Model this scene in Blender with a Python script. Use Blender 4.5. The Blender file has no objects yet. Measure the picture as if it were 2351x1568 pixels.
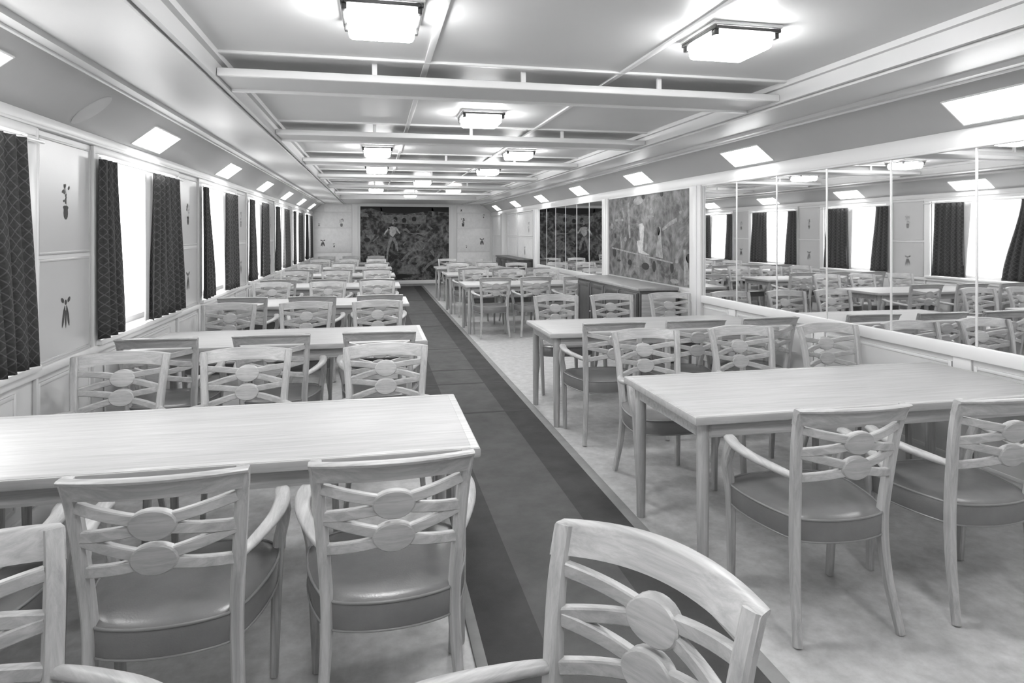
import bpy, bmesh, math, random
from mathutils import Vector, Matrix

# ------------------------------------------------------------------ camera, world, exposure
SC = bpy.context.scene
COL = SC.collection
F_PX, U_VP, V_H, W_PX, H_PX = 1495.0, 860.0, 535.0, 2351.0, 1568.0
YAW = math.atan((W_PX / 2 - U_VP) / F_PX)
cam_d = bpy.data.cameras.new('camera')
cam_d.sensor_width = 36.0
cam_d.lens = 36.0 * F_PX / W_PX
cam_d.shift_y = -(H_PX / 2 - V_H) / W_PX
cam_d.clip_start = 0.02
cam = bpy.data.objects.new('camera', cam_d)
COL.objects.link(cam)
cam.location = (0, 0, 1.49)
cam.rotation_euler = (math.pi / 2, 0, -YAW)
SC.camera = cam

DAYLIGHT = 3.3        # overcast sky outside the windows
LAMP = 29.0           # opal ceiling boxes
COVE = 8.0           # luminous panels in the coves
world = bpy.data.worlds.new('overcast_sky')
SC.world = world
world.use_nodes = True
wb = world.node_tree.nodes['Background']
wb.inputs[0].default_value = (1, 1, 1, 1)
wb.inputs[1].default_value = DAYLIGHT
SC.view_settings.view_transform = 'Standard'
SC.view_settings.look = 'None'
SC.view_settings.gamma = 1.0
SC.view_settings.use_curve_mapping = False
SC.view_settings.exposure = 0.95

# ------------------------------------------------------------------ room dimensions (metres)
XL, XR = -1.68, 3.34            # side walls
XC = (XL + XR) / 2              # centre line of the room
Y0, Y1 = -3.2, 18.7             # end walls
Z_CEIL, Z_SOF, Z_BAND, Z_HEAD, Z_SILL = 2.41, 2.315, 2.09, 2.02, 0.835
WELL = 1.66                     # half width of the raised ceiling
Y_WELL = 15.95                  # far end of the raised ceiling
PITCH = 2.415                   # window spacing
WIN = [(4.48 + PITCH * (i - 3), 6.015 + PITCH * (i - 3)) for i in range(9)]
BEAMS = [3.61 + 2.05 * i for i in (-3, -2, 0, 1, 2, 3, 4, 5)]
random.seed(7)

# ------------------------------------------------------------------ materials (the photograph is monochrome)
MATS = {}
def new_mat(name):
    m = bpy.data.materials.new(name)
    m.use_nodes = True
    nt = m.node_tree
    b = nt.nodes['Principled BSDF']
    MATS[name] = m
    return m, nt, b
def g(v): return (v, v, v, 1)
def plain(name, v, rough=0.5, metal=0.0, spec=0.5, noise=0.0, nscale=6.0, bump=0.0, bscale=60.0):
    m, nt, b = new_mat(name)
    b.inputs['Base Color'].default_value = g(v)
    b.inputs['Roughness'].default_value = rough
    b.inputs['Metallic'].default_value = metal
    b.inputs['Specular IOR Level'].default_value = spec
    tc = nt.nodes.new('ShaderNodeTexCoord')
    if noise:
        n = nt.nodes.new('ShaderNodeTexNoise')
        n.inputs['Scale'].default_value = nscale
        n.inputs['Detail'].default_value = 6
        n.inputs['Roughness'].default_value = 0.65
        r = nt.nodes.new('ShaderNodeMapRange')
        r.inputs[1].default_value, r.inputs[2].default_value = 0.3, 0.7
        r.inputs[3].default_value, r.inputs[4].default_value = max(0, v - noise), v + noise
        nt.links.new(tc.outputs['Object'], n.inputs['Vector'])
        nt.links.new(n.outputs['Fac'], r.inputs[0])
        nt.links.new(r.outputs[0], b.inputs['Base Color'])
    if bump:
        n2 = nt.nodes.new('ShaderNodeTexNoise')
        n2.inputs['Scale'].default_value = bscale
        n2.inputs['Detail'].default_value = 4
        bp = nt.nodes.new('ShaderNodeBump')
        bp.inputs['Strength'].default_value = bump
        bp.inputs['Distance'].default_value = 0.004
        nt.links.new(tc.outputs['Object'], n2.inputs['Vector'])
        nt.links.new(n2.outputs['Fac'], bp.inputs['Height'])
        nt.links.new(bp.outputs[0], b.inputs['Normal'])
    return m
def oak(name, axis, lo, hi, rough=0.38):
    # oak: fine grain drawn out along one axis
    m, nt, b = new_mat(name)
    tc = nt.nodes.new('ShaderNodeTexCoord')
    mp = nt.nodes.new('ShaderNodeMapping')
    sc = [45.0, 45.0, 45.0]; sc[axis] = 2.5
    mp.inputs['Scale'].default_value = sc
    n = nt.nodes.new('ShaderNodeTexNoise')
    n.inputs['Scale'].default_value = 1.0
    n.inputs['Detail'].default_value = 5
    n.inputs['Roughness'].default_value = 0.7
    n.inputs['Distortion'].default_value = 0.6
    r = nt.nodes.new('ShaderNodeMapRange')
    r.inputs[1].default_value, r.inputs[2].default_value = 0.32, 0.68
    r.inputs[3].default_value, r.inputs[4].default_value = lo, hi
    nt.links.new(tc.outputs['Object'], mp.inputs['Vector'])
    nt.links.new(mp.outputs[0], n.inputs['Vector'])
    nt.links.new(n.outputs['Fac'], r.inputs[0])
    nt.links.new(r.outputs[0], b.inputs['Base Color'])
    b.inputs['Roughness'].default_value = rough
    return m
def emit(name, strength):
    m, nt, b = new_mat(name)
    b.inputs['Base Color'].default_value = g(0.8)
    b.inputs['Emission Color'].default_value = g(1)
    b.inputs['Emission Strength'].default_value = strength
    b.inputs['Roughness'].default_value = 0.3
    return m

plain('paint', 0.70, rough=0.33, noise=0.015, nscale=1.2)
plain('paint_light', 0.76, rough=0.35)
plain('ceiling_paint', 0.63, rough=0.42, noise=0.02, nscale=0.9)
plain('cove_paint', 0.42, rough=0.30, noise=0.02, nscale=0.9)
plain('panel_paint', 0.52, rough=0.28, noise=0.015, nscale=1.0)
plain('end_panel', 0.78, rough=0.35, noise=0.05, nscale=14)
plain('floor_lino', 0.50, rough=0.42, noise=0.10, nscale=14, bump=0.05, bscale=25)
plain('carpet_field', 0.115, rough=0.95, spec=0.1, noise=0.02, nscale=5, bump=0.4, bscale=260)
plain('carpet_border', 0.075, rough=0.95, spec=0.1, noise=0.012, nscale=5, bump=0.4, bscale=260)
plain('carpet_edge', 0.27, rough=0.8, spec=0.2, noise=0.03, nscale=8)
plain('carpet_seam', 0.085, rough=0.95, spec=0.1)
plain('leather', 0.155, rough=0.27, spec=0.6, noise=0.02, nscale=5, bump=0.12, bscale=180)
plain('leather_piping', 0.22, rough=0.3)
plain('dark_wood', 0.07, rough=0.35, noise=0.02, nscale=9)
plain('mid_wood', 0.30, rough=0.4, noise=0.05, nscale=9)
plain('metal_dark', 0.06, rough=0.35, metal=0.6)
plain('metal_light', 0.75, rough=0.3, metal=0.3)
plain('ornament_dark', 0.07, rough=0.6)
plain('ornament_mid', 0.20, rough=0.6)
plain('pale_oval', 0.52, rough=0.4)
plain('mural_pale', 0.26, rough=0.6, noise=0.12, nscale=16)
plain('mural_white', 0.48, rough=0.6, noise=0.16, nscale=16)
plain('mural_mid', 0.18, rough=0.6, noise=0.09, nscale=14)
plain('mural_black', 0.012, rough=0.6)
oak('oak_x', 0, 0.32, 0.52)
oak('oak_y', 1, 0.32, 0.52)
oak('oak_z', 2, 0.32, 0.52)
oak('oak_top', 0, 0.36, 0.48, rough=0.5)
emit('lamp_glass', LAMP)
emit('cove_glass', COVE)
m, nt, b = new_mat('mirror')
b.inputs['Base Color'].default_value = g(0.86); b.inputs['Metallic'].default_value = 1.0; b.inputs['Roughness'].default_value = 0.015
# window glass: mostly clear, some reflection
m, nt, b = new_mat('window_glass')
nt.nodes.remove(b)
tr = nt.nodes.new('ShaderNodeBsdfTransparent'); gl = nt.nodes.new('ShaderNodeBsdfGlossy')
gl.inputs['Roughness'].default_value = 0.02
mx = nt.nodes.new('ShaderNodeMixShader'); mx.inputs[0].default_value = 0.06
nt.links.new(tr.outputs[0], mx.inputs[1]); nt.links.new(gl.outputs[0], mx.inputs[2])
nt.links.new(mx.outputs[0], nt.nodes['Material Output'].inputs['Surface'])
# curtain cloth: dark ground with a pale diamond lattice, a little light comes through
m, nt, b = new_mat('curtain_cloth')
uv = nt.nodes.new('ShaderNodeUVMap'); sx = nt.nodes.new('ShaderNodeSeparateXYZ')
nt.links.new(uv.outputs[0], sx.inputs[0])
def mathn(op, a, bb=None):
    n = nt.nodes.new('ShaderNodeMath'); n.operation = op
    for k, v in enumerate((a, bb)):
        if v is None: continue
        if isinstance(v, (int, float)): n.inputs[k].default_value = v
        else: nt.links.new(v, n.inputs[k])
    return n.outputs[0]
hx = mathn('MULTIPLY', sx.outputs[0], 1.5)
def lattice(op):
    s = mathn('MULTIPLY', mathn(op, hx, sx.outputs[1]), 17.0)
    f = mathn('ABSOLUTE', mathn('SUBTRACT', mathn('FRACT', s), 0.5))
    return mathn('LESS_THAN', f, 0.06)
lat = mathn('MAXIMUM', lattice('ADD'), lattice('SUBTRACT'))
nz = nt.nodes.new('ShaderNodeTexNoise'); nz.inputs['Scale'].default_value = 70
nt.links.new(uv.outputs[0], nz.inputs['Vector'])
val = mathn('MULTIPLY', mathn('ADD', mathn('MULTIPLY', lat, 0.06), 0.05), mathn('ADD', nz.outputs['Fac'], 0.5))
cmb = nt.nodes.new('ShaderNodeCombineColor')
for k in range(3): nt.links.new(val, cmb.inputs[k])
nt.links.new(cmb.outputs[0], b.inputs['Base Color']); b.inputs['Roughness'].default_value = 0.85
tl = nt.nodes.new('ShaderNodeBsdfTranslucent'); nt.links.new(cmb.outputs[0], tl.inputs[0])
mx = nt.nodes.new('ShaderNodeMixShader'); mx.inputs[0].default_value = 0.14
nt.links.new(b.outputs[0], mx.inputs[1]); nt.links.new(tl.outputs[0], mx.inputs[2])
nt.links.new(mx.outputs[0], nt.nodes['Material Output'].inputs['Surface'])
m, nt, b = new_mat('curtain_lining')
tl = nt.nodes.new('ShaderNodeBsdfTranslucent'); tl.inputs[0].default_value = g(0.55)
b.inputs['Base Color'].default_value = g(0.6); b.inputs['Roughness'].default_value = 0.9
mx = nt.nodes.new('ShaderNodeMixShader'); mx.inputs[0].default_value = 0.3
nt.links.new(b.outputs[0], mx.inputs[1]); nt.links.new(tl.outputs[0], mx.inputs[2])
nt.links.new(mx.outputs[0], nt.nodes['Material Output'].inputs['Surface'])
# painted murals: layered foliage
def mural_ground(name, lo, hi, scale, thr):
    m, nt, b = new_mat(name)
    tc = nt.nodes.new('ShaderNodeTexCoord')
    n1 = nt.nodes.new('ShaderNodeTexNoise'); n1.inputs['Scale'].default_value = scale; n1.inputs['Detail'].default_value = 8
    n1.inputs['Roughness'].default_value = 0.75; n1.inputs['Distortion'].default_value = 1.6
    n2 = nt.nodes.new('ShaderNodeTexVoronoi'); n2.inputs['Scale'].default_value = scale * 3.2
    nt.links.new(tc.outputs['Object'], n1.inputs['Vector']); nt.links.new(tc.outputs['Object'], n2.inputs['Vector'])
    mm = nt.nodes.new('ShaderNodeMath'); mm.operation = 'MULTIPLY_ADD'; mm.inputs[1].default_value = 0.22
    nt.links.new(n2.outputs['Distance'], mm.inputs[0]); nt.links.new(n1.outputs['Fac'], mm.inputs[2])
    r = nt.nodes.new('ShaderNodeMapRange')
    r.inputs[1].default_value, r.inputs[2].default_value = thr, thr + 0.28
    r.inputs[3].default_value, r.inputs[4].default_value = lo, hi
    nt.links.new(mm.outputs[0], r.inputs[0]); nt.links.new(r.outputs[0], b.inputs['Base Color'])
    b.inputs['Roughness'].default_value = 0.55
mural_ground('mural_night', 0.006, 0.24, 3.0, 0.54)
mural_ground('mural_wood', 0.04, 0.24, 3.4, 0.50)

# ------------------------------------------------------------------ mesh helpers
class MB:
    def __init__(s): s.v = []; s.f = []
    def add(s, verts, faces):
        o = len(s.v); s.v += [tuple(p) for p in verts]
        s.f += [tuple(i + o for i in q) for q in faces]
        return s
    def box(s, x0, x1, y0, y1, z0, z1, c=0.0):
        # box, with chamfered edges when c > 0
        if x0 > x1: x0, x1 = x1, x0
        if y0 > y1: y0, y1 = y1, y0
        if z0 > z1: z0, z1 = z1, z0
        if c <= 0:
            v = [(x, y, z) for z in (z0, z1) for y in (y0, y1) for x in (x0, x1)]
            return s.add(v, [(0, 2, 3, 1), (4, 5, 7, 6), (0, 1, 5, 4), (2, 6, 7, 3), (0, 4, 6, 2), (1, 3, 7, 5)])
        bm = bmesh.new(); bmesh.ops.create_cube(bm, size=1)
        for p in bm.verts:
            p.co = Vector(((x0 + x1) / 2 + p.co.x * (x1 - x0), (y0 + y1) / 2 + p.co.y * (y1 - y0), (z0 + z1) / 2 + p.co.z * (z1 - z0)))
        bmesh.ops.bevel(bm, geom=list(bm.edges), offset=c, segments=2, affect='EDGES', profile=0.5)
        return s.bm(bm)
    def bm(s, bm):
        bm.verts.index_update()
        s.add([p.co[:] for p in bm.verts], [[q.index for q in f.verts] for f in bm.faces]); bm.free()
        return s
    def sweep(s, pts, sizes, ref, c=0.25):
        # rounded rectangular section drawn along a path; sizes = (along ref, across) for each point
        pts = [Vector(p) for p in pts]; ref = Vector(ref); n = len(pts); rings = []
        for i, p in enumerate(pts):
            t = (pts[min(i + 1, n - 1)] - pts[max(i - 1, 0)]).normalized()
            a = (ref - t * ref.dot(t)).normalized(); b = t.cross(a)
            w, h = sizes[i] if isinstance(sizes, list) else sizes
            k = min(w, h) * c; w /= 2; h /= 2
            sec = [(w, -h + k), (w, h - k), (w - k, h), (-w + k, h), (-w, h - k), (-w, -h + k), (-w + k, -h), (w - k, -h)]
            rings.append([p + a * q[0] + b * q[1] for q in sec])
        return s.rings(rings)
    def rings(s, rings, cap=True, closed=False):
        m = len(rings[0]); n = len(rings); v = [p for r in rings for p in r]; f = []
        for i in range(n if closed else n - 1):
            j = (i + 1) % n
            for k in range(m):
                l = (k + 1) % m
                f.append((i * m + k, i * m + l, j * m + l, j * m + k))
        if cap and not closed:
            f.append(tuple(range(m - 1, -1, -1))); f.append(tuple((n - 1) * m + k for k in range(m)))
        return s.add(v, f)
    def cyl(s, x, y, prof, n=18):
        # turned shape: prof = [(radius, z), ...]
        return s.rings([[(x + r * math.cos(2 * math.pi * k / n), y + r * math.sin(2 * math.pi * k / n), z) for k in range(n)] for r, z in prof])
    def mesh(s, name, smooth=35):
        me = bpy.data.meshes.new(name); me.from_pydata(s.v, [], s.f); me.update()
        bm = bmesh.new(); bm.from_mesh(me); bmesh.ops.recalc_face_normals(bm, faces=bm.faces); bm.to_mesh(me); bm.free()
        if smooth:
            me.shade_smooth(); me.set_sharp_from_angle(angle=math.radians(smooth))
        return me
    def obj(s, name, mat, parent=None, smooth=35, **tags):
        me = s.mesh(name, smooth); me.materials.append(MATS[mat])
        return link(name, me, parent, **tags)
def link(name, me, parent=None, **tags):
    o = bpy.data.objects.new(name, me); COL.objects.link(o)
    if parent is not None: o.parent = parent
    for k, v in tags.items():
        if v is not None: o[k] = v
    return o
def empty(name, loc=(0, 0, 0), rz=0.0, **tags):
    o = link(name, None, None, **tags); o.location = loc; o.rotation_euler = (0, 0, rz); o.empty_display_size = 0.1
    return o
def copy_tree(o, parent=None):
    c = o.copy(); COL.objects.link(c); c.parent = parent
    for ch in o.children: copy_tree(ch, c)
    return c
def spline(pts, n=6, closed=False):
    # Catmull-Rom through points
    P = [Vector(p) for p in pts]; m = len(P); out = []
    for i in range(m if closed else m - 1):
        a = P[(i - 1) % m] if closed or i else P[0] * 2 - P[1]
        b, c = P[i], P[(i + 1) % m]
        d = P[(i + 2) % m] if closed or i + 2 < m else P[-1] * 2 - P[-2]
        for k in range(n):
            t = k / n
            out.append(0.5 * (2 * b + (c - a) * t + (2 * a - 5 * b + 4 * c - d) * t * t + (3 * b - a - 3 * c + d) * t ** 3))
    if not closed: out.append(P[-1])
    return out
ORD = ['first', 'second', 'third', 'fourth', 'fifth', 'sixth', 'seventh', 'eighth', 'ninth', 'tenth']

# ------------------------------------------------------------------ floor and runner
MB().box(XL - 0.12, XR + 0.12, Y0 - 0.12, Y1 + 0.12, -0.1, 0).obj('floor', 'floor_lino', kind='structure', label='mottled pale linoleum floor of the dining saloon', category='floor')
run = MB().box(XC - 0.2295, XC + 0.2295, Y0 + 0.3, Y1 - 0.25, 0, 0.008).obj('carpet_runner', 'carpet_field', label='long grey carpet runner with darker border stripes down the aisle', category='carpet')
for sd, e in ((-1, 0.49), (1, 0.51)):
    MB().box(XC + sd * 0.229, XC + sd * 0.45, Y0 + 0.3, Y1 - 0.25, 0, 0.0085).obj('border_stripe', 'carpet_border', run, label='darker carpet border')
    MB().box(XC + sd * 0.449, XC + sd * e, Y0 + 0.3, Y1 - 0.25, 0, 0.010, 0.003).obj('edge_strip', 'carpet_edge', run, label='pale flat edging strip')
for y in (5.3, 6.35, 7.0, 8.3, 10.4, 12.0, 14.4):
    MB().box(XC - 0.449, XC + 0.449, y, y + 0.035, 0.004, 0.0095).obj('cross_seam', 'carpet_seam', run)

# ------------------------------------------------------------------ left wall with windows
w = MB()
w.box(XL - 0.14, XL, Y0, Y1, 0, Z_SILL - 0.03)
w.box(XL - 0.14, XL, Y0, Y1, Z_HEAD, 2.45)
edges = [Y0] + [e for ab in WIN for e in ab] + [Y1]
for a, b in zip(edges[0::2], edges[1::2]):
    if b - a > 0.01: w.box(XL - 0.14, XL, a, b, Z_SILL - 0.03, Z_HEAD)
wall_l = w.obj('wall_left', 'paint', kind='structure', label='painted panelled side wall holding the row of windows', category='wall')
MB().box(XL, XL + 0.018, Y0, Y1, Z_HEAD + 0.015, Z_BAND, 0.004).obj('frieze_board', 'paint', wall_l)
MB().box(XL, XL + 0.03, Y0, Y1, Z_HEAD - 0.0, Z_HEAD + 0.018, 0.005).obj('frieze_moulding', 'paint', wall_l)
MB().box(XL, XL + 0.028, Y0, Y1, Z_SILL - 0.075, Z_SILL - 0.03, 0.006).obj('dado_rail', 'paint', wall_l)
def frame_panel(x, s, y0, y1, z0, z1, parent, mat='paint', fm='paint', d=0.012, wd=0.02, name='wall_panel'):
    # a flat panel with a raised moulding round it; s = direction of the room
    p = MB().box(x, x + s * 0.006, y0, y1, z0, z1).obj(name, mat, parent)
    q = MB()
    q.box(x, x + s * d, y0, y0 + wd, z0, z1, 0.003).box(x, x + s * d, y1 - wd, y1, z0, z1, 0.003)
    q.box(x, x + s * d, y0 + wd, y1 - wd, z0, z0 + wd, 0.003).box(x, x + s * d, y0 + wd, y1 - wd, z1 - wd, z1, 0.003)
    q.obj('panel_moulding', fm, parent)
    return p
# painted bouquets: thin petals and leaves on the panels (drawn in a plane, then stood on the wall)
def petal(mb, cx, cz, a, b, ang, dep, n=10):
    ca, sa = math.cos(ang), math.sin(ang)
    ring = [(cx + a * math.cos(t) * ca - b * math.sin(t) * sa, cz + a * math.cos(t) * sa + b * math.sin(t) * ca) for t in [2 * math.pi * k / n for k in range(n)]]
    mb.rings([[(x, dep[0], z) for x, z in ring], [(x, dep[1], z) for x, z in ring]])
def bouquet_mesh(kind):
    rnd = random.Random(kind); mb = MB()
    if kind % 2 == 0:      # flowers in a small basket
        petal(mb, 0, -0.075, 0.034, 0.045, 0, (0, .002)); petal(mb, 0, -0.04, 0.042, 0.014, 0, (0, .0025))
        for k in range(11):
            petal(mb, rnd.uniform(-.05, .05), rnd.uniform(-.01, .11), rnd.uniform(.010, .02), rnd.uniform(.008, .013), rnd.uniform(0, 3), (0, .002 + .0001 * k), 8)
        petal(mb, 0.004, 0.035, 0.004, 0.075, 0.1, (0, .0015), 8)
    else:                  # drooping ribbon and leaves
        for s in (-1, 1):
            petal(mb, s * .03, -.035, .017, .075, s * .28, (0, .002)); petal(mb, s * .045, .07, .026, .015, s * .5, (0, .002))
        petal(mb, 0, .055, .018, .018, 0, (0, .003)); petal(mb, 0, -.055, .012, .06, 0, (0, .0022))
    me = mb.mesh('painted_bouquet', 0); me.materials.append(MATS['ornament_dark' if kind % 3 else 'ornament_mid'])
    return me
BQ = [bouquet_mesh(k) for k in range(6)]
def bouquet(parent, loc, rz, kind, scale=1.0):
    o = link('painted_bouquet', BQ[kind % 6], parent, label='small dark painted bouquet')
    o.location = loc; o.rotation_euler = (0, 0, rz); o.scale = (scale, 1, scale)
    return o
nwin = 0
for i, (a, b) in enumerate(WIN):
    nwin += 1
    q = MB()      # casing round the opening and reveal
    for y in (a, b):
        sgn = -1 if y == a else 1
        q.box(XL - 0.02, XL + 0.022, y, y + sgn * 0.09, Z_SILL - 0.03, Z_HEAD - 0.045, 0.004)
    q.box(XL - 0.02, XL + 0.022, a - 0.09, b + 0.09, Z_HEAD - 0.045, Z_HEAD + 0.004, 0.004)
    win = q.obj('window_%d' % nwin if i > 1 else 'window_%d_offscreen' % nwin, 'paint_light', kind='structure', label='tall saloon window with painted casing, %s from the end mural' % ORD[8 - i], category='window')
    MB().box(XL - 0.14, XL + 0.055, a - 0.075, b + 0.075, Z_SILL - 0.032, Z_SILL, 0.008).obj('window_sill', 'paint_light', win)
    q = MB()
    q.box(XL - 0.13, XL - 0.09, a, a + 0.04, Z_SILL, Z_HEAD - .045).box(XL - 0.13, XL - 0.09, b - 0.04, b, Z_SILL, Z_HEAD - .045)
    q.box(XL - 0.13, XL - 0.09, a + .04, b - .04, Z_SILL, Z_SILL + 0.04).box(XL - 0.13, XL - 0.09, a + .04, b - .04, Z_HEAD - .085, Z_HEAD - .045)
    q.obj('window_frame', 'paint_light', win)
    MB().box(XL - 0.114, XL - 0.108, a + 0.03, b - 0.03, Z_SILL + 0.03, Z_HEAD - 0.075).obj('pane', 'window_glass', win)
    MB().box(XL + 0.05, XL + 0.064, a - 0.12, b + 0.08, Z_HEAD - 0.084, Z_HEAD - 0.070, 0.003).obj('curtain_rail', 'metal_light', win)
    frame_panel(XL, 1, a + 0.08, b - 0.08, 0.16, Z_SILL - 0.11, wall_l, name='dado_panel')
    if i + 1 < len(WIN):     # pier to the next window
        p0, p1 = b + 0.13, WIN[i + 1][0] - 0.13
        zm = 1.365
        for z0, z1, up in ((Z_SILL - 0.02, zm - 0.012, 0), (zm + 0.012, Z_HEAD - 0.03, 1)):
            frame_panel(XL, 1, p0, p1, z0, z1, wall_l, mat='panel_paint', fm='panel_paint', d=0.011, wd=0.014)
            zc = 1.665 if up else 1.06
            bouquet(wall_l, (XL + 0.006, (p0 + p1) / 2, zc), math.pi / 2, 2 * i + (0 if up else 1), 0.85)
        for y in (b + 0.10, WIN[i + 1][0] - 0.10):
            MB().box(XL, XL + 0.022, y - 0.012, y + 0.012, 0.12, Z_HEAD, 0.005).obj('pilaster_bead', 'paint_light', wall_l)
        frame_panel(XL, 1, p0, p1, 0.16, Z_SILL - 0.11, wall_l, name='dado_panel')
MB().box(XL, XL + 0.02, Y0, Y1, 0, 0.11, 0.005).obj('baseboard_left', 'paint', kind='structure', label='painted skirting board below the windows', category='baseboard')

# curtains: gathered cloth hanging at each side of the window
def curtain(name, t0, t1, b0, b1, folds, amp, ph, label, mat='curtain_cloth', bulge=0.0, xo=0.0, parent=None):
    nu, nv = folds * 10, 14
    z0, z1 = Z_SILL + 0.012, Z_HEAD - 0.082
    v, f, uvs = [], [], []
    for j in range(nv + 1):
        q = j / nv; z = z1 + (z0 - z1) * q
        e = q * q * (3 - 2 * q) * 0.6 + q * 0.4
        c0 = t0 + (b0 - t0) * e; c1 = t1 + (b1 - t1) * e
        for k in range(nu + 1):
            s = k / nu
            wv = math.sin(2 * math.pi * folds * s + ph + 0.6 * math.sin(2.2 * q + ph)) + 0.3 * math.sin(4.3 * math.pi * folds * s + ph * 2)
            x = XL + 0.062 + xo + (amp * (0.55 + 0.45 * q)) * wv + bulge * math.sin(math.pi * q * 0.6)
            v.append((x, c0 + (c1 - c0) * s, z)); uvs.append((s * 0.11 * folds, (z1 - z) * 1.0))
    for j in range(nv):
        for k in range(nu):
            a = j * (nu + 1) + k; f.append((a, a + 1, a + nu + 2, a + nu + 1))
    me = bpy.data.meshes.new(name); me.from_pydata(v, [], f); me.update(); me.shade_smooth()
    ul = me.uv_layers.new(name='UVMap')
    for lp in me.loops: ul.data[lp.index].uv = uvs[lp.vertex_index]
    me.materials.append(MATS[mat])
    if parent is not None: o = link(name, me, parent, label=label)
    else: o = link(name, me, None, label=label, category='curtain', group='curtains at the saloon windows')
    md = o.modifiers.new('thickness', 'SOLIDIFY'); md.thickness = 0.004
    return o
CUR = {  # per window: near curtain (top from, to, bottom from, to), far curtain
    0: ((0.0, .27, 0, .38), (0.98, 1.50, 0.95, 1.58)),
    1: ((0.0, .27, 0, .38), (0.98, 1.50, 0.95, 1.58)),
    2: ((0.0, .27, 0, .38), (1.05, 1.56, 1.20, 1.66)),
    3: ((0.0, .22, 0, .40), (0.94, 1.54, 0.86, 1.66)),
    4: ((0.0, .16, 0, .44), (1.02, 1.52, 1.02, 1.56)),
    5: ((0.0, .27, 0, .38), (0.95, 1.50, 0.90, 1.58)),
    6: ((0.0, .25, 0, .36), (0.98, 1.50, 0.96, 1.58)),
    7: ((0.0, .22, 0, .30), (1.02, 1.50, 0.98, 1.58)),
    8: ((0.0, .40, 0, .46), (0.80, 1.50, 0.76, 1.58)),
}
for i, (a, b) in enumerate(WIN):
    n, fr = CUR[i]
    a -= 0.11
    w8 = ORD[8 - i]
    curtain('curtain', a + n[0] + .005, a + n[1], a + n[2] + .005, a + n[3], 3, 0.026, i * 1.7, 'dark lattice patterned curtain farther from the mural, %s window from the mural' % w8)
    cf = curtain('curtain', a + fr[0], a + fr[1], a + fr[2], a + fr[3], 5, 0.030, i * 2.3 + 1, 'dark lattice patterned curtain nearer the mural, %s window from the mural' % w8)
    if i in (3, 4, 5, 7): curtain('curtain_lining', a + fr[0] - 0.10, a + fr[0] + 0.12, a + fr[2] - 0.02, a + fr[2] + 0.1, 2, 0.010, 0.4, 'pale curtain lining', mat='curtain_lining', xo=-0.03, parent=cf)

# ------------------------------------------------------------------ right wall: dado, mirrors, mural
wall_r = MB().box(XR, XR + 0.14, Y0, Y1, 0, 2.45).obj('wall_right', 'paint', kind='structure', label='painted panelled side wall carrying the mirrors', category='wall')
MB().box(XR - 0.018, XR, Y0, Y1, 1.985, Z_BAND, 0.004).obj('frieze_board', 'paint_light', wall_r)
MB().box(XR - 0.026, XR, Y0, Y1, 1.972, 1.99, 0.005).obj('frieze_moulding', 'paint_light', wall_r)
Z_LEDGE = 0.845
MB().box(XR - 0.035, XR, Y0, 13.3, Z_LEDGE - 0.075, Z_LEDGE, 0.006).obj('mirror_ledge', 'paint_light', wall_r)
y = 3.15 - 1.24 * 5
while y < 13.2:
    MB().box(XR - 0.016, XR, y - 0.06, y + 0.06, 0.11, Z_LEDGE - 0.07, 0.004).obj('dado_stile', 'paint_light', wall_r)
    frame_panel(XR, -1, y + 0.075, y + 1.165, 0.17, Z_LEDGE - 0.11, wall_r, fm='paint_light', name='dado_panel')
    y += 1.24
MB().box(XR - 0.02, XR, Y0, Y1, 0, 0.11, 0.005).obj('baseboard_right', 'paint', kind='structure', label='painted skirting board below the mirrors', category='baseboard')
for k, (a, b) in enumerate(((6.19, 6.43), (8.93, 9.17), (13.12, 13.46), (-0.85, -0.70))):
    t = MB().box(XR - 0.045, XR, a, b, 0.0, 1.99, 0.006).obj('trim_%d' % (k + 1), 'paint_light', kind='structure', label='flat painted pilaster between mirror and mural', category='trim')
    MB().box(XR - 0.055, XR, (a + b) / 2 - 0.05, (a + b) / 2 + 0.05, 0.0, 1.985, 0.006).obj('pilaster_face', 'paint_light', t)
def mirror(name, ya, yb, step, label):
    root = empty(name, (XR, (ya + yb) / 2, Z_LEDGE), label=label, category='mirror')
    n = max(1, round((yb - ya) / step)); d = (yb - ya) / n; c = (ya + yb) / 2
    for k in range(n):
        p = MB().box(-0.012, -0.004, ya + k * d - c + 0.003, ya + (k + 1) * d - c - 0.003, 0.0, 1.973 - Z_LEDGE).obj('mirror_pane', 'mirror', root, smooth=0)
        if k: MB().box(-0.016, -0.004, ya + k * d - c - 0.006, ya + k * d - c + 0.006, 0, 1.973 - Z_LEDGE).obj('joint_strip', 'metal_light', root)
    for y in (ya - c - 0.012, yb - c): MB().box(-0.022, 0, y, y + 0.012, 0, 1.973 - Z_LEDGE, 0.003).obj('frame_strip', 'paint_light', root)
mirror('wall_mirror', -0.68, 6.17, 0.62, 'long wall mirror in tall strips, beside the tables, reflecting the windows')
mirror('wall_mirror', 9.19, 13.10, 0.62, 'wall mirror in narrow strips beyond the pale woodland mural')

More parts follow.
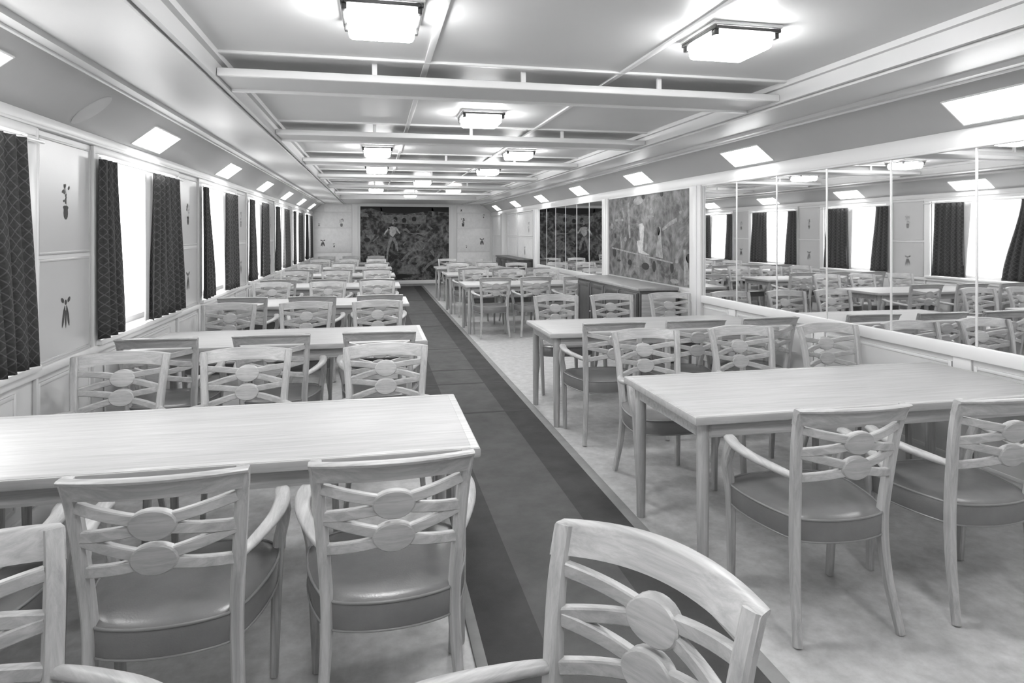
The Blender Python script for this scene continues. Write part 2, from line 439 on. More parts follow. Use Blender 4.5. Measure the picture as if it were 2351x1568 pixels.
def poly(mb, pts, d0, d1):
    # flat painted outline (u along the wall, z up), a coat of paint thick
    bm = bmesh.new()
    vs = [bm.verts.new((p[0], d0, p[1])) for p in pts]
    f = bm.faces.new(vs); r = bmesh.ops.extrude_face_region(bm, geom=[f])
    for e in r['geom']:
        if isinstance(e, bmesh.types.BMVert): e.co.y = d1
    bmesh.ops.triangulate(bm, faces=[q for q in bm.faces if len(q.verts) > 4])
    mb.bm(bm)
def stroke(mb, pts, widths, d0, d1):
    L, R = [], []
    P = [Vector((p[0], p[1])) for p in pts]
    for i, p in enumerate(P):
        t = (P[min(i + 1, len(P) - 1)] - P[max(i - 1, 0)]).normalized(); n = Vector((-t.y, t.x))
        h = (widths[i] if isinstance(widths, list) else widths) / 2
        L.append(p + n * h); R.append(p - n * h)
    poly(mb, L + R[::-1], d0, d1)
def ellipse(cx, cz, a, b, n=16, t0=0, t1=2 * math.pi):
    return [(cx + a * math.cos(t0 + (t1 - t0) * k / n), cz + b * math.sin(t0 + (t1 - t0) * k / n)) for k in range(n + (0 if abs(t1 - t0 - 2 * math.pi) < 1e-6 else 1))]

# woodland mural above the sideboard (u runs from the far edge towards the near edge)
MW, MH = 2.50, 1.973 - 0.90
mur = empty('wall_mural', (XR - 0.012, 8.93, 0.90), -math.pi / 2, label='pale grey woodland mural above the sideboard', category='mural')
MB().box(0, MW, -0.004, 0.010, 0, MH).obj('painted_ground', 'mural_wood', mur)
def U(x, y): return ((x - 70) / 1110 * MW, MH - (y - 90) / 1230 * MH)   # drawing frame
def paint(parent, fn, mat, name='painted_shape'):
    q = MB(); fn(q); q.obj(name, mat, parent, smooth=0)
PD = (-0.004, -0.006)
for pts, wd in (([(390, 180), (400, 420), (415, 720)], [.05, .09, .05]), ([(830, 560), (825, 760), (820, 980)], [.04, .12, .22]), ([(860, 600), (950, 520), (1030, 470)], [.03, .05, .05]),
                ([(1110, 850), (1120, 1000), (1140, 1290)], [.06, .09, .15]), ([(300, 250), (320, 400)], [.04, .06]), ([(270, 700), (285, 880)], [.03, .07])):
    paint(mur, lambda q: stroke(q, [U(*p) for p in pts], wd, *PD), 'mural_pale', 'painted_trunk')
paint(mur, lambda q: poly(q, [U(*p) for p in ((555, 510), (600, 500), (625, 560), (612, 800), (605, 900), (700, 960), (610, 950), (545, 930), (520, 760), (565, 750))], *PD), 'mural_white', 'painted_waterfall')
for e in ((540, 170, 70, 60), (720, 330, 25, 40), (200, 440, 30, 20), (290, 440, 26, 20), (120, 530, 25, 45), (345, 740, 20, 35), (650, 840, 15, 60), (1070, 380, 16, 22), (1025, 1010, 20, 25), (1000, 1270, 50, 30), (690, 410, 60, 16)):
    c = U(e[0], e[1]); paint(mur, lambda q: poly(q, ellipse(c[0], c[1], e[2] / 1110 * MW, e[3] / 1230 * MH, 12), *PD), 'mural_pale', 'painted_patch')
for e in ((165, 960, 30, 70), (415, 1090, 30, 45), (755, 1110, 22, 80), (970, 1100, 20, 70), (640, 1120, 50, 50), (1150, 960, 25, 60), (810, 620, 18, 60), (610, 120, 20, 35), (850, 110, 18, 40), (180, 690, 16, 40), (240, 1080, 30, 18)):
    c = U(e[0], e[1]); paint(mur, lambda q: poly(q, ellipse(c[0], c[1], e[2] / 1110 * MW, e[3] / 1230 * MH, 12), *PD), 'mural_black', 'painted_bush')
for p, r in (((120, 885), (980, 1035)), ((370, 930), (375, 1280)), ((550, 950), (560, 1290))):  # thin pale lines across the lower part of the mural
    paint(mur, lambda q: stroke(q, [U(*p), U(*r)], .018, -0.004, -0.0065), 'mural_pale', 'painted_line')

# panels beyond the far mirror
for a, b in ((13.62, 15.05), (15.2, 16.3), (16.75, 18.4)):
    for z0, z1 in ((0.30, 0.80), (0.86, 1.40), (1.42, 1.95)):
        frame_panel(XR, -1, a, b, z0, z1, wall_r, mat='end_panel', fm='paint_light')
bouquet(wall_r, (XR - 0.006, 14.0, 1.62), -math.pi / 2, 2); bouquet(wall_r, (XR - 0.006, 14.4, 1.1), -math.pi / 2, 3)
MB().box(XR - 0.14, XR, 16.42, 16.66, 0, 2.0, 0.006).obj('trim_5', 'paint', kind='structure', label='projecting painted pier near the end wall', category='trim')

# ------------------------------------------------------------------ end walls
wall_f = MB().box(XL - 0.14, XR + 0.14, Y1, Y1 + 0.14, 0, 2.45).obj('wall_end', 'paint', kind='structure', label='white end wall around the dark mural', category='wall')
MB().box(XL - 0.14, XR + 0.14, Y0 - 0.14, Y0, 0, 2.45).obj('wall_back', 'paint', kind='structure', label='painted wall closing the other end of the saloon', category='wall')
MX0, MX1, MZ0, MZ1 = -0.39, 2.09, 0.15, 2.235
for a, b in ((XL + 0.06, MX0 - 0.24), (MX1 + 0.24, XR - 0.06)):
    for z0, z1 in ((0.2, 0.93), (0.95, 1.62), (1.64, 2.06), (2.08, 2.27)):
        aa, bb = (a, b)
        if z0 > 2.0:   # the corner is cut by the cove
            if a < 0: aa = a + 0.26
            else: bb = b - 0.26
        MB().box(aa, bb, Y1 - 0.010, Y1, z0, z1, 0.003).obj('wall_panel', 'end_panel', wall_f)
for k, (x, z) in enumerate(((-0.9, 1.78), (-1.4, 1.22), (-1.1, 1.15), (-1.5, 1.72), (2.5, 1.8), (3.05, 1.25), (3.1, 1.98), (2.45, 2.15), (2.6, 1.1))):
    bouquet(wall_f, (x, Y1 - 0.010, z), math.pi, k, (1.0, 0.95, 0.5, 0.4, 1.05, 0.95, 0.5, 0.4, 0.35)[k])
for k, (a, b) in enumerate(((MX0 - 0.21, MX0), (MX1, MX1 + 0.21))):
    t = MB().box(a, b, Y1 - 0.03, Y1, 0.0, 2.29, 0.006).obj('trim_%d' % (6 + k), 'paint_light', kind='structure', label='painted pilaster at the edge of the dark mural', category='trim')
    MB().box((a + b) / 2 - 0.045, (a + b) / 2 + 0.045, Y1 - 0.045, Y1, 0.0, 2.285, 0.006).obj('pilaster_face', 'paint_light', t)
MB().box(MX0 - 0.22, MX1 + 0.22, Y1 - 0.055, Y1, MZ0 - 0.10, MZ0 - 0.012, 0.008).obj('trim_8', 'paint_light', kind='structure', label='white moulded sill below the dark mural', category='trim')
MB().box(XL, XR, Y1 - 0.03, Y1, 0, 0.055, 0.005).obj('baseboard_end', 'mid_wood', kind='structure', label='low skirting at the end wall', category='baseboard')
EW, EH = MX1 - MX0, MZ1 - MZ0
em = empty('wall_mural', (MX0, Y1 - 0.012, MZ0), label='large dark mural of a standing figure, on the end wall', category='mural')
MB().box(0, EW, -0.004, 0.010, 0, EH).obj('painted_ground', 'mural_night', em)
q = MB(); q.box(-0.02, 0, -0.02, 0.01, -0.02, EH + .02).box(EW, EW + .02, -0.02, 0.01, -0.02, EH + .02).box(0, EW, -0.02, 0.01, -0.02, 0).box(0, EW, -0.02, 0.01, EH, EH + .02)
q.obj('frame', 'paint_light', em)
def E(x, y): return ((x - 105) / 1650 * EW, EH - (y - 75) / 1365 * EH)
sx_, sz_ = EW / 1650, EH / 1365
paint(em, lambda q: poly(q, [E(*p) for p in ((500, 225), (1330, 225), (1310, 370), (1200, 400), (860, 390), (560, 375))], *PD), 'mural_mid', 'painted_wall')
paint(em, lambda q: poly(q, [E(*p) for p in ((105, 75), (1755, 75), (1755, 180), (1400, 150), (1000, 205), (600, 195), (300, 110), (105, 130))], *PD), 'mural_black', 'painted_sky')
for x, y in ((745, 310), (910, 330), (1095, 305)):
    c = E(x, y); paint(em, lambda q: poly(q, ellipse(c[0], c[1], 42 * sx_, 48 * sz_, 12, 0, math.pi) + [(c[0] - 30 * sx_, c[1] - 40 * sz_), (c[0] + 30 * sx_, c[1] - 40 * sz_)], -0.004, -0.0075), 'mural_black', 'painted_arch')
PF = (-0.004, -0.009)
def figure(q):
    poly(q, [E(*p) for p in ((600, 470), (680, 435), (770, 455), (760, 560), (700, 640), (640, 590), (640, 520))], *PF)
    stroke(q, [E(*p) for p in ((640, 470), (570, 540), (545, 590))], [.05, .04, .03], *PF)
    stroke(q, [E(*p) for p in ((760, 470), (800, 530), (830, 570))], [.05, .04, .03], *PF)
paint(em, figure, 'mural_white', 'painted_shirt')
def legs(q):
    poly(q, ellipse(*E(700, 360), 26 * sx_, 46 * sz_, 12), *PF)
    stroke(q, [E(*p) for p in ((680, 640), (640, 740), (605, 900), (585, 1110))], [.09, .075, .05, .04], *PF)
    stroke(q, [E(*p) for p in ((705, 650), (765, 760), (790, 900))], [.09, .07, .04], *PF)
paint(em, legs, 'mural_pale', 'painted_figure')
paint(em, lambda q: poly(q, [E(*p) for p in ((660, 340), (700, 285), (770, 330), (760, 345), (705, 315))], -0.004, -0.0095), 'mural_mid', 'painted_hat')
for pts in (((870, 500), (950, 470), (1020, 540), (950, 560)), ((1120, 570), (1400, 530), (1300, 610), (1180, 620)), ((800, 1300), (870, 1190), (1010, 1150), (1100, 1180), (1150, 1260), (1100, 1330), (900, 1330)),
            ((1390, 900), (1440, 870), (1480, 930), (1470, 1010)), ((1340, 430), (1400, 440), (1460, 490), (1400, 500)), ((110, 180), (230, 200), (260, 270), (120, 260)), ((200, 600), (380, 590), (320, 690), (260, 680))):
    paint(em, lambda q: poly(q, [E(*p) for p in pts], *PD), 'mural_mid', 'painted_patch')
for pts, wd in ((((1250, 1290), (1370, 1150), (1530, 1060), (1600, 920)), [.05, .08, .08, .06]), (((850, 1080), (950, 990), (1080, 860)), [.04, .07, .05]), (((980, 1130), (1070, 1020), (1180, 990)), [.05, .06, .04]),
                (((1130, 530), (1240, 400)), .02), (((1360, 720), (1480, 590)), .04), (((400, 850), (430, 1000)), [.05, .03]), (((310, 880), (370, 1000)), [.03, .04]), (((890, 780), (950, 720)), .03), (((330, 720), (440, 620)), .03),
                (((1290, 620), (1000, 560), (880, 520)), .02), (((480, 90), (500, 190)), .04), (((1440, 100), (1450, 250)), .05)):
    paint(em, lambda q: stroke(q, [E(*p) for p in pts], wd, *PD), 'mural_mid', 'painted_branch')
c = E(1205, 800)
paint(em, lambda q: [poly(q, ellipse(c[0], c[1], 95 * sx_, 95 * sz_, 20, t, t + math.pi) + ellipse(c[0], c[1], 72 * sx_, 72 * sz_, 20, t + math.pi, t), *PD) for t in (0, math.pi)], 'mural_mid', 'painted_wheel')
for e in ((230, 690, 55, 40), (870, 1360, 160, 40), (1640, 1330, 110, 110), (1100, 1130, 50, 25), (1440, 1030, 40, 30), (720, 830, 25, 80)):
    cc = E(e[0], e[1]); paint(em, lambda q: poly(q, ellipse(cc[0], cc[1], e[2] * sx_, e[3] * sz_, 12), -0.004, -0.0075), 'mural_black', 'painted_thicket')

# ------------------------------------------------------------------ ceiling
ceil = MB().box(XL - 0.14, XR + 0.14, Y0 - 0.14, Y1 + 0.14, 2.45, 2.53).obj('ceiling', 'ceiling_paint', kind='structure', label='raised panelled ceiling crossed by suspended boards', category='ceiling')
bounds = [Y0] + [y - 0.10 for y in BEAMS] + [Y_WELL]
third = 2 * WELL / 3
for a, b in zip(bounds[:-1], bounds[1:]):
    for k in range(3):
        MB().box(XC - WELL + k * third, XC - WELL + (k + 1) * third, a, b, Z_CEIL, 2.452).obj('ceiling_panel', 'ceiling_paint', ceil)
for k in (1, 2):
    MB().box(XC - WELL + k * third - 0.016, XC - WELL + k * third + 0.016, Y0, Y_WELL, Z_CEIL - 0.012, Z_CEIL + 0.002, 0.004).obj('ceiling_batten', 'paint_light', ceil)
MB().box(XC - WELL - 0.6, XC + WELL + 0.6, Y_WELL, Y1, Z_SOF, 2.452).obj('end_soffit', 'ceiling_paint', ceil)
for k, (y0, z) in enumerate(((Y_WELL, Z_SOF - 0.012), (Y_WELL + 0.25, Z_SOF - 0.006))):
    MB().box(XC - WELL, XC + WELL, y0, y0 + 0.10, z, Z_SOF + 0.002, 0.005).obj('soffit_moulding', 'paint_light', ceil)
# cornice: inclined cove above the wall, then a stepped soffit up to the raised field
def cornice(s, n):
    prof = [(2.51, Z_BAND - 0.004), (2.235, 2.306), (2.225, 2.296), (2.165, 2.296), (2.160, 2.320), (1.930, 2.318), (1.928, 2.334), (1.920, 2.334), (1.918, 2.306), (1.812, 2.306), (1.811, 2.318), (1.806, 2.318), (1.805, 2.298), (1.737, 2.298), (1.736, 2.308), (1.731, 2.308), (1.728, 2.286), (1.674, 2.286), (1.673, 2.330), (1.661, 2.330), (1.660, 2.300), (1.635, 2.300), (1.630, 2.380), (1.600, 2.380), (1.596, 2.452), (2.51, 2.452)]
    parts = ((0, 2, 'cove_paint'), (1, len(prof), 'ceiling_paint'))
    q = MB().rings([[(XC + s * x, y, z) for x, z in prof] for y in (Y0, Y1)])
    t = q.obj('trim_%d' % n, 'ceiling_paint', kind='structure', smooth=20, label='stepped painted cornice and cove above the %s' % ('windows' if s < 0 else 'mirrors'), category='cornice')
    # the inclined cove board itself
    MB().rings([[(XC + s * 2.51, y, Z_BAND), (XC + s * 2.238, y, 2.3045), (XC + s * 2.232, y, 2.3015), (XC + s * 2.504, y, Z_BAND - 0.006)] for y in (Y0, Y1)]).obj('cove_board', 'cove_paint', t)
    MB().box(XC + s * 2.245, XC + s * 2.225, Y0, Y1, 2.285, 2.30, 0.004).obj('cove_bead', 'paint_light', t)
    return t
cor_l = cornice(-1, 9); cor_r = cornice(1, 10)
nt_ = 11
for i, y in enumerate(BEAMS):
    t = MB().box(XC - WELL + 0.03, XC + WELL - 0.03, y + 0.02, y + 0.37, Z_SOF, Z_SOF + 0.022).obj('trim_%d' % nt_, 'ceiling_paint', kind='structure', label='suspended board crossing the ceiling, %s from the end mural' % ORD[len(BEAMS) - 1 - i], category='ceiling board')
    nt_ += 1
    MB().box(XC - WELL + 0.03, XC + WELL - 0.03, y, y + 0.025, Z_SOF - 0.008, Z_SOF + 0.034, 0.006).obj('edge_strip', 'paint_light', t)
    MB().box(XC - WELL + 0.03, XC + WELL - 0.03, y + 0.362, y + 0.385, Z_SOF - 0.016, Z_SOF + 0.022, 0.005).obj('edge_strip', 'paint_light', t)
    MB().box(XC - WELL + 0.03, XC + WELL - 0.03, y - 0.115, y - 0.09, Z_CEIL - 0.014, Z_CEIL + 0.004, 0.004).obj('front_moulding', 'paint_light', t)
    for x in (XC - 0.83, XC, XC + 0.83):
        MB().box(x - 0.014, x + 0.014, y + 0.002, y + 0.022, Z_SOF + 0.03, Z_CEIL + 0.002, 0.003).obj('spacer_block', 'paint_light', t)
# thin pale oval raised on the cove between two windows
ca_, sa_ = math.cos(math.atan2(0.2145, -0.272)), math.sin(math.atan2(0.2145, -0.272))
def on_cove(s, along, up, off):
    # point on the inclined cove: up = metres from its lower edge, off = out of the surface
    d = Vector((-s * 0.272, 0.2145)).normalized(); n = Vector((-s * 0.2145, -0.272)).normalized()
    return (XC + s * 2.507 + d.x * up + n.x * off, along, Z_BAND - 0.003 + d.y * up + n.y * off)
ov = MB().rings([[on_cove(-1, 4.06 + 0.085 * k * math.cos(t), 0.155 + 0.125 * k * math.sin(t), o) for t in [2 * math.pi * j / 28 for j in range(28)]] for k, o in ((1, 0.0), (1, .007), (.9, .010))])
ov.obj('cove_oval', 'pale_oval', label='thin pale oval on the cove above the panelled pier', category='cover plate')
# luminous panels in the coves
for s, side in ((-1, 'windows'), (1, 'mirrors')):
    for i, (a, b) in enumerate(WIN):
        yc = (a + b) / 2 - 0.02
        if i < (2 if s < 0 else 1): continue
        r = empty('cove_light' if i > 1 else 'cove_light_offscreen', on_cove(s, yc, 0.045, 0), label='luminous rectangular cove light above the %s, %s from the end mural' % (side, ORD[8 - i]), category='light', group='cove lights')
        base = Vector(r.location)
        def quad(y0, y1, u0, u1, o0, o1):
            q = MB(); v = [Vector(on_cove(s, yy, uu, oo)) - base for oo in (o0, o1) for uu in (u0, u1) for yy in (y0, y1)]
            return q.add(v, [(0, 2, 3, 1), (4, 5, 7, 6), (0, 1, 5, 4), (2, 6, 7, 3), (0, 4, 6, 2), (1, 3, 7, 5)])
        quad(yc - 0.295, yc + 0.295, 0.045, 0.235, 0.0, 0.007).obj('diffuser', 'cove_glass', r, smooth=0)
        q = quad(yc - 0.303, yc - 0.295, 0.037, 0.243, 0.0, 0.010)
        for args in ((yc + 0.295, yc + 0.303, 0.037, 0.243, 0, .010), (yc - .295, yc + .295, .037, .045, 0, .010), (yc - .295, yc + .295, .235, .243, 0, .010)):
            z = quad(*args); q.add(z.v, z.f)
        q.obj('frame', 'paint_light', r, smooth=0)

# ceiling lamps: opal glass box under a dark metal rim
LAMPS = [(.03, 2.73), (1.60, 2.73), (.8, 4.95), (.03, 7.1), (1.57, 7.1), (.03, 9.1), (1.57, 9.1), (.8, 11.2), (.03, 13.2), (1.57, 13.2), (.8, 15.0), (.03, .60), (1.60, .60)]
def make_lamp():
    r = empty('ceiling_lamp', category='lamp', group='opal box ceiling lamps')
    MB().box(-.165, .165, -.165, .165, -0.016, 0.0, .003).obj('mounting_plate', 'paint_light', r)
    bm = bmesh.new(); bmesh.ops.create_cube(bm, size=1)
    for v in bm.verts: v.co = Vector((v.co.x * (.285 if v.co.z > 0 else .27), v.co.y * (.285 if v.co.z > 0 else .27), -0.062 + v.co.z * 0.072))
    bmesh.ops.bevel(bm, geom=list(bm.edges), offset=0.018, segments=3, affect='EDGES', profile=0.5)
    MB().bm(bm).obj('opal_glass', 'lamp_glass', r)
    q = MB()
    for s in (-1, 1):
        q.box(s * .148, s * .160, -.16, .16, -0.034, -0.018, .003); q.box(-.148, .148, s * .148, s * .160, -0.034, -0.018, .003)
    f = q.obj('metal_rim', 'metal_dark', r)
    for s in (-1, 1):
        for k in (-1, 1):
            MB().box(s * .135, s * .155, k * .115, k * .150, -0.058, -0.028, .003).obj('glass_clip', 'metal_dark', f)
            MB().box(s * .09, s * .15, k * .09 - .006, k * .09 + .006, -0.03, -0.014).obj('rim_bracket', 'metal_dark', f)
    return r
L0 = make_lamp()
rows = sorted({y for x, y in LAMPS}, reverse=True)
for i, (x, y) in enumerate(LAMPS):
    o = L0 if i == 0 else copy_tree(L0)
    o.location = (x, y, Z_CEIL)
    if y < 1.0: o.name = 'ceiling_lamp_offscreen'      # next row of lamps, behind the viewpoint
    n = ORD[rows.index(y)]
    pos = 'centre' if abs(x - .8) < .1 else ('window side' if x < .5 else 'mirror side')
    o['label'] = 'opal glass box ceiling lamp, %s, %s lamp row from the end mural' % (pos, n)

# ------------------------------------------------------------------ tables
T_L, T_W, T_H = 1.94, 0.80, 0.725
def make_table():
    r = empty('dining_table', category='table')
    bm = bmesh.new(); bmesh.ops.create_cube(bm, size=1)
    for v in bm.verts: v.co = Vector((v.co.x * T_L, v.co.y * T_W, T_H - 0.0175 + v.co.z * 0.035))
    bmesh.ops.bevel(bm, geom=list(bm.edges), offset=0.006, segments=2, affect='EDGES', profile=0.5)
    top = MB().bm(bm).obj('table_top', 'oak_top', r)
    q = MB()
    e = 0.0008
    for s in (-1, 1):
        q.box(-T_L / 2 + .006, T_L / 2 - .006, s * (T_W / 2 - .006), s * (T_W / 2 - .032), T_H - .002, T_H + e)
        q.box(s * (T_L / 2 - .006), s * (T_L / 2 - .032), -T_W / 2 + .032, T_W / 2 - .032, T_H - .002, T_H + e)
    q.obj('edge_band', 'oak_x', top)
    hx, hy, ch, th = T_L / 2 - .05, T_W / 2 - .05, .05, .022
    out = [(hx - ch, -hy), (hx, -hy + ch), (hx, hy - ch), (hx - ch, hy), (-hx + ch, hy), (-hx, hy - ch), (-hx, -hy + ch), (-hx + ch, -hy)]
    inn = [(x - math.copysign(th, x), y - math.copysign(th, y)) for x, y in out]
    MB().rings([[(x, y, .622) for x, y in out], [(x, y, .692) for x, y in out], [(x, y, .692) for x, y in inn], [(x, y, .622) for x, y in inn]], cap=False, closed=True).obj('apron', 'oak_x', r, smooth=20)
    for sx in (-1, 1):
        for sy in (-1, 1):
            MB().cyl(sx * (hx - .020), sy * (hy - .020), [(.021, 0), (.0225, .01), (.026, .30), (.027, .60), (.024, .625), (.024, .69)]).obj('leg', 'oak_z', r)
    return r
TAB0 = make_table()
used = [False]
def table(xc, yf, label):
    o = copy_tree(TAB0) if used[0] else TAB0
    used[0] = True
    o.location = (xc, yf + T_W / 2, 0); o['label'] = label
    return o

# ------------------------------------------------------------------ chairs
def hw(z): return 0.182 + 0.030 * (z - .44) / .42
def yb(z): return -0.200 - 0.060 * (z - .44) / .42 - 0.02 * max(0, (z - .70) / .16) ** 2
SAG = 0.062
def back(x, z): return Vector((x, yb(z) - SAG * (1 - (x / hw(z)) ** 2), z))
def make_chair():
    r = empty('dining_chair', category='chair')
    # upholstered seat with boxed edge
    ctl = [(.0, -.258), (.11, -.244), (.185, -.205), (.232, -.09), (.255, .04), (.248, .145), (.19, .210), (.10, .232), (0, .238), (-.10, .232), (-.19, .210), (-.248, .145), (-.255, .04), (-.232, -.09), (-.185, -.205), (-.11, -.244)]
    out = [(p.x, p.y) for p in spline([(x, y, 0) for x, y in ctl], 3, True)]
    def ring(k, z, inset=0.0):
        R = []
        for x, y in out:
            l = math.hypot(x, y); f = k * (1 - inset / l); R.append((x * f, y * f, z))
        return R
    seat = MB().rings([ring(1, .352, .012), ring(1, .358, .003), ring(1, .434, 0), ring(1, .440, .005), ring(.86, .449), ring(.6, .457), ring(.25, .461), ring(.03, .462)]).obj('seat', 'leather', r, smooth=50)
    def tube(path, rad, n=6):
        P = [Vector(p) for p in path]; m = len(P); R = []
        for i, p in enumerate(P):
            t = (P[(i + 1) % m] - P[i - 1]).normalized(); a = Vector((0, 0, 1)); b = t.cross(a)
            R.append([p + a * rad * math.cos(2 * math.pi * k / n) + b * rad * math.sin(2 * math.pi * k / n) for k in range(n)])
        return MB().rings(R, closed=True)
    tube([(x, y, .438) for x, y, z in ring(1, 0, .001)], .0045).obj('piping', 'leather_piping', seat, smooth=60)
    tube([(x, y, .357) for x, y, z in ring(1, 0, .002)], .0035).obj('piping', 'leather_piping', seat, smooth=60)
    # back posts run from the floor to the top rail
    for s in (-1, 1):
        path = spline([(s * .212, -.262, 0), (s * .192, -.218, .20), (s * .183, -.203, .40), (s * hw(.60), yb(.60), .60), (s * hw(.75), yb(.75), .75), (s * hw(.856), yb(.856), .856)], 4)
        n = len(path)
        MB().sweep(path, [(.027 + .008 * min(1, i / (n * .35)) - .003 * max(0, i / n - .6), .030 + .010 * min(1, i / (n * .35)) - .009 * max(0, (i / n - .5) * 2)) for i in range(n)], (1, 0, 0), .2).obj('back_post', 'oak_z', r)
    # top rail, curved in plan, slightly arched, with a bead on its outer edge
    R = []; n = 20
    for i in range(n + 1):
        t = -1 + 2 * i / n
        zt = .858 + .012 * (1 - t * t); zb = .798 + .012 * (1 - t * t)
        def pt(z, d):
            p = back((hw(z) + .018) * t * hw(z) / (hw(z) + .018), z); p.x *= (hw(z) + .018) / hw(z); p.y += d; return p
        bt = yb(zt) - yb(zb)
        R.append([pt(zb, .013), pt(zt - .004, .013), pt(zt, .009), pt(zt, -.016), pt(zt - .003, -.022), pt(zt - .010, -.022), pt(zt - .014, -.013), pt(zb, -.010)])
    MB().rings(R).obj('top_rail', 'oak_x', r, smooth=40)
    # two pierced splats: an oval boss with four spreading bars
    for zc, za, zb2 in ((.736, .777, .692), (.640, .684, .594)):
        q = MB()
        for s in (-1, 1):
            for ze in (za, zb2):
                P = []
                for k in range(9):
                    u = k / 8; x = s * (.025 + (hw(ze) - .012 - .025) * u); z = zc + (ze - zc) * (.22 + .78 * u) if True else zc
                    P.append(back(x, z))
                q.sweep(P, (.030, .021), (0, 0, 1), .15)
        el = ellipse(0, zc, .060, .043, 24)
        Rn = [[back(x * k, zc + (z - zc) * k) + Vector((0, d, 0)) for x, z in el] for k, d in ((.02, .0155), (.92, .0155), (1, .011), (1, -.011), (.92, -.0155), (.02, -.0155))]
        q.rings(Rn)
        q.obj('back_splat', 'oak_x', r, smooth=35)
    for s in (-1, 1):
        # arm: leaves the back post, swells outwards, ends in a rounded grip
        path = spline([(s * .190, -.222, .592), (s * .220, -.15, .600), (s * .258, -.03, .612), (s * .270, .06, .624), (s * .264, .112, .634), (s * .259, .138, .634)], 5)
        n = len(path)
        MB().sweep(path, [((.024 + .026 * math.sin(math.pi * min(1, i / (n - 1) * .62 + .02))) * (1 if i < n - 2 else (.85 if i == n - 2 else .55)), .026 if i < n - 1 else .018) for i in range(n)], (1, 0, 0), .33).obj('arm_rest', 'oak_y', r, smooth=50)
        # front leg carries on up to the arm
        path = spline([(s * .232, .165, 0), (s * .238, .156, .20), (s * .245, .150, .38), (s * .250, .154, .46), (s * .266, .142, .54), (s * .263, .112, .612), (s * .262, .106, .632)], 4)
        n = len(path)
        MB().sweep(path, [(.026 + .012 * min(1, i / (n * .5)), .030 + .014 * min(1, i / (n * .5))) for i in range(n)], (1, 0, 0), .2).obj('front_leg', 'oak_z', r)
    return r
CH0 = make_chair()
cused = [False]
rj = random.Random(11)
def chair(x, y, rz, label, group):
    o = copy_tree(CH0) if cused[0] else CH0
    cused[0] = True
    o.location = (x, y, .016 if group == 'loose armchairs' else .004); o.rotation_euler = (0, 0, rz); o['label'] = label; o['group'] = group
    return o
def row(side, yf, xs, near, far, nth, xf=None):
    # chairs on both long sides of a table whose near edge is at yf
    sn = 'window-row' if side < 0 else 'mirror-row'
    names = ['aisle-end', 'middle', 'wall-end']
    for k, x in enumerate(xs):
        if near is not None:
            chair(x + rj.uniform(-.012, .012), yf + near + rj.uniform(-.012, .012), math.radians(rj.uniform(-2, 2)), 'oak armchair facing the end mural, %s seat, %s %s table from the mural' % (names[k], nth, sn), 'armchairs at the tables')
    for k, x in enumerate(xf or xs):
        if far is not None:
            chair(x + rj.uniform(-.012, .012), yf + far + rj.uniform(-.012, .012), math.pi + math.radians(rj.uniform(-2, 2)), 'oak armchair with its back to the mural, %s seat, %s %s table from the mural' % (names[k], nth, sn), 'armchairs at the tables')
LX = .37 - T_L / 2
LT = [-.20, 2.29, 4.66, 7.15, 9.55, 11.98, 14.40, 16.75]
for i, yf in enumerate(LT):
    nth = ORD[len(LT) - 1 - i]
    table(LX, yf, 'long oak dining table in the window row, %s from the end mural' % nth)
    if i == 0: continue
    if i == 1: row(-1, yf, [.045, -.56, -1.20], -.15, 1.10, nth, [.05, -.65, -1.25])
    elif i == 7: row(-1, yf, [.03, -.61, -1.25], -.15, 1.04, nth)
    else: row(-1, yf, [.035, -.60, -1.25], -.15, 1.14, nth)
RX = 1.30 + T_L / 2
RT = [2.48, 4.76, 9.45, 11.85, 14.25]
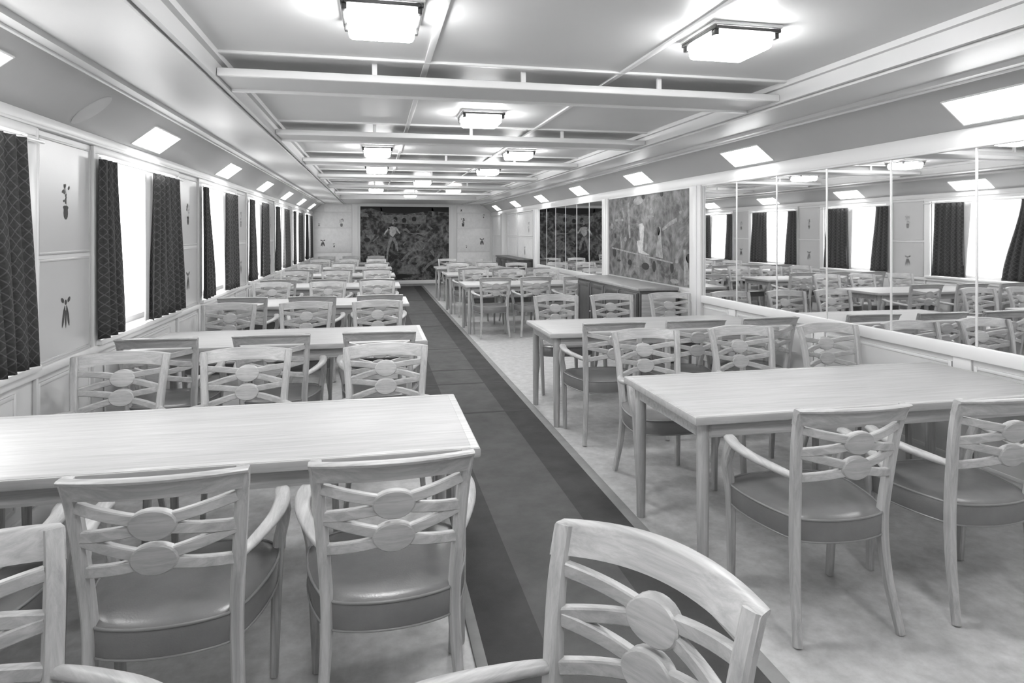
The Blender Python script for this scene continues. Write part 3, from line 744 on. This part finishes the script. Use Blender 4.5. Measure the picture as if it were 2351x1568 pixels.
for i, yf in enumerate(RT):
    nth = ORD[len(RT) - 1 - i]
    t5 = table(RX, yf, 'long oak dining table in the mirror row, %s from the end mural' % nth)
    if i == 0: row(1, yf, [1.70, 2.37], -.145, 1.12, nth, [1.69, 2.36, 3.01])
    elif i == 1: row(1, yf, [1.66, 2.27, 2.87], -.15, 1.20, nth, [1.75, 2.36, 2.97])
    elif i == 4:
        t5.scale.x = 0.8; t5.location.x = 1.33 + T_L * 0.4
        row(1, yf, [1.72, 2.36], -.15, 1.10, nth)
    else: row(1, yf, [1.66, 2.27, 2.88], -.15, 1.12, nth)
# two chairs standing loose in the foreground
chair(.262, 1.005, math.radians(120.3), 'oak armchair turned askew on the aisle runner, away from any table', 'loose armchairs')
chair(-.64, 1.18, math.radians(-140), 'oak armchair pushed out askew beside the windows, away from any table', 'loose armchairs')

# ------------------------------------------------------------------ sideboard and far cabinet against the mirror wall
def cabinet(name, x0, x1, y0, y1, h, doors, label, mat, topmat, endmat):
    r = empty(name, ((x0 + x1) / 2, (y0 + y1) / 2, 0), label=label, category='sideboard')
    cx, cy = (x0 + x1) / 2, (y0 + y1) / 2; a, b = (x1 - x0) / 2, (y1 - y0) / 2
    MB().box(-a + .03, a, -b + .03, b - .03, .08, h - .03, .004).obj('body', mat, r)
    MB().box(-a + .06, a, -b + .06, b - .06, 0, .085).obj('plinth', mat, r)
    MB().box(-a, a, -b, b, h - .032, h, .006).obj('top', topmat, r)
    for yy in (-b + .03, b - .03):
        MB().box(-a + .05, a - .03, yy - .006, yy + .006, .12, h - .07, .003).obj('end_panel', endmat, r)
    d = (2 * b - .10) / doors
    for k in range(doors):
        p = -b + .05 + k * d
        q = MB().box(-a + .012, -a + .032, p + .01, p + d - .01, .11, h - .06, .004).obj('door', mat, r)
        s = MB()
        for u0, u1, z0, z1 in ((p + .02, p + .07, .12, h - .07), (p + d - .07, p + d - .02, .12, h - .07), (p + .06, p + d - .06, .12, .17), (p + .06, p + d - .06, h - .12, h - .07)):
            s.box(-a + .004, -a + .014, u0, u1, z0, z1, .002)
        s.obj('door_frame', mat, q)
        MB().box(-a - .012, -a + .006, p + d - .055, p + d - .035, h * .5, h * .5 + .02, .006).obj('knob', 'metal_light', q)
    return r
cabinet('sideboard', 2.80, XR - .06, 6.63, 8.87, .89, 4, 'long dark sideboard with pale top under the woodland mural', 'dark_wood', 'mid_wood', 'oak_x')
cabinet('sideboard', 2.99, XR - .03, 13.5, 16.2, .93, 4, 'dark low cabinet along the mirror wall beyond the far mirror', 'dark_wood', 'dark_wood', 'dark_wood')
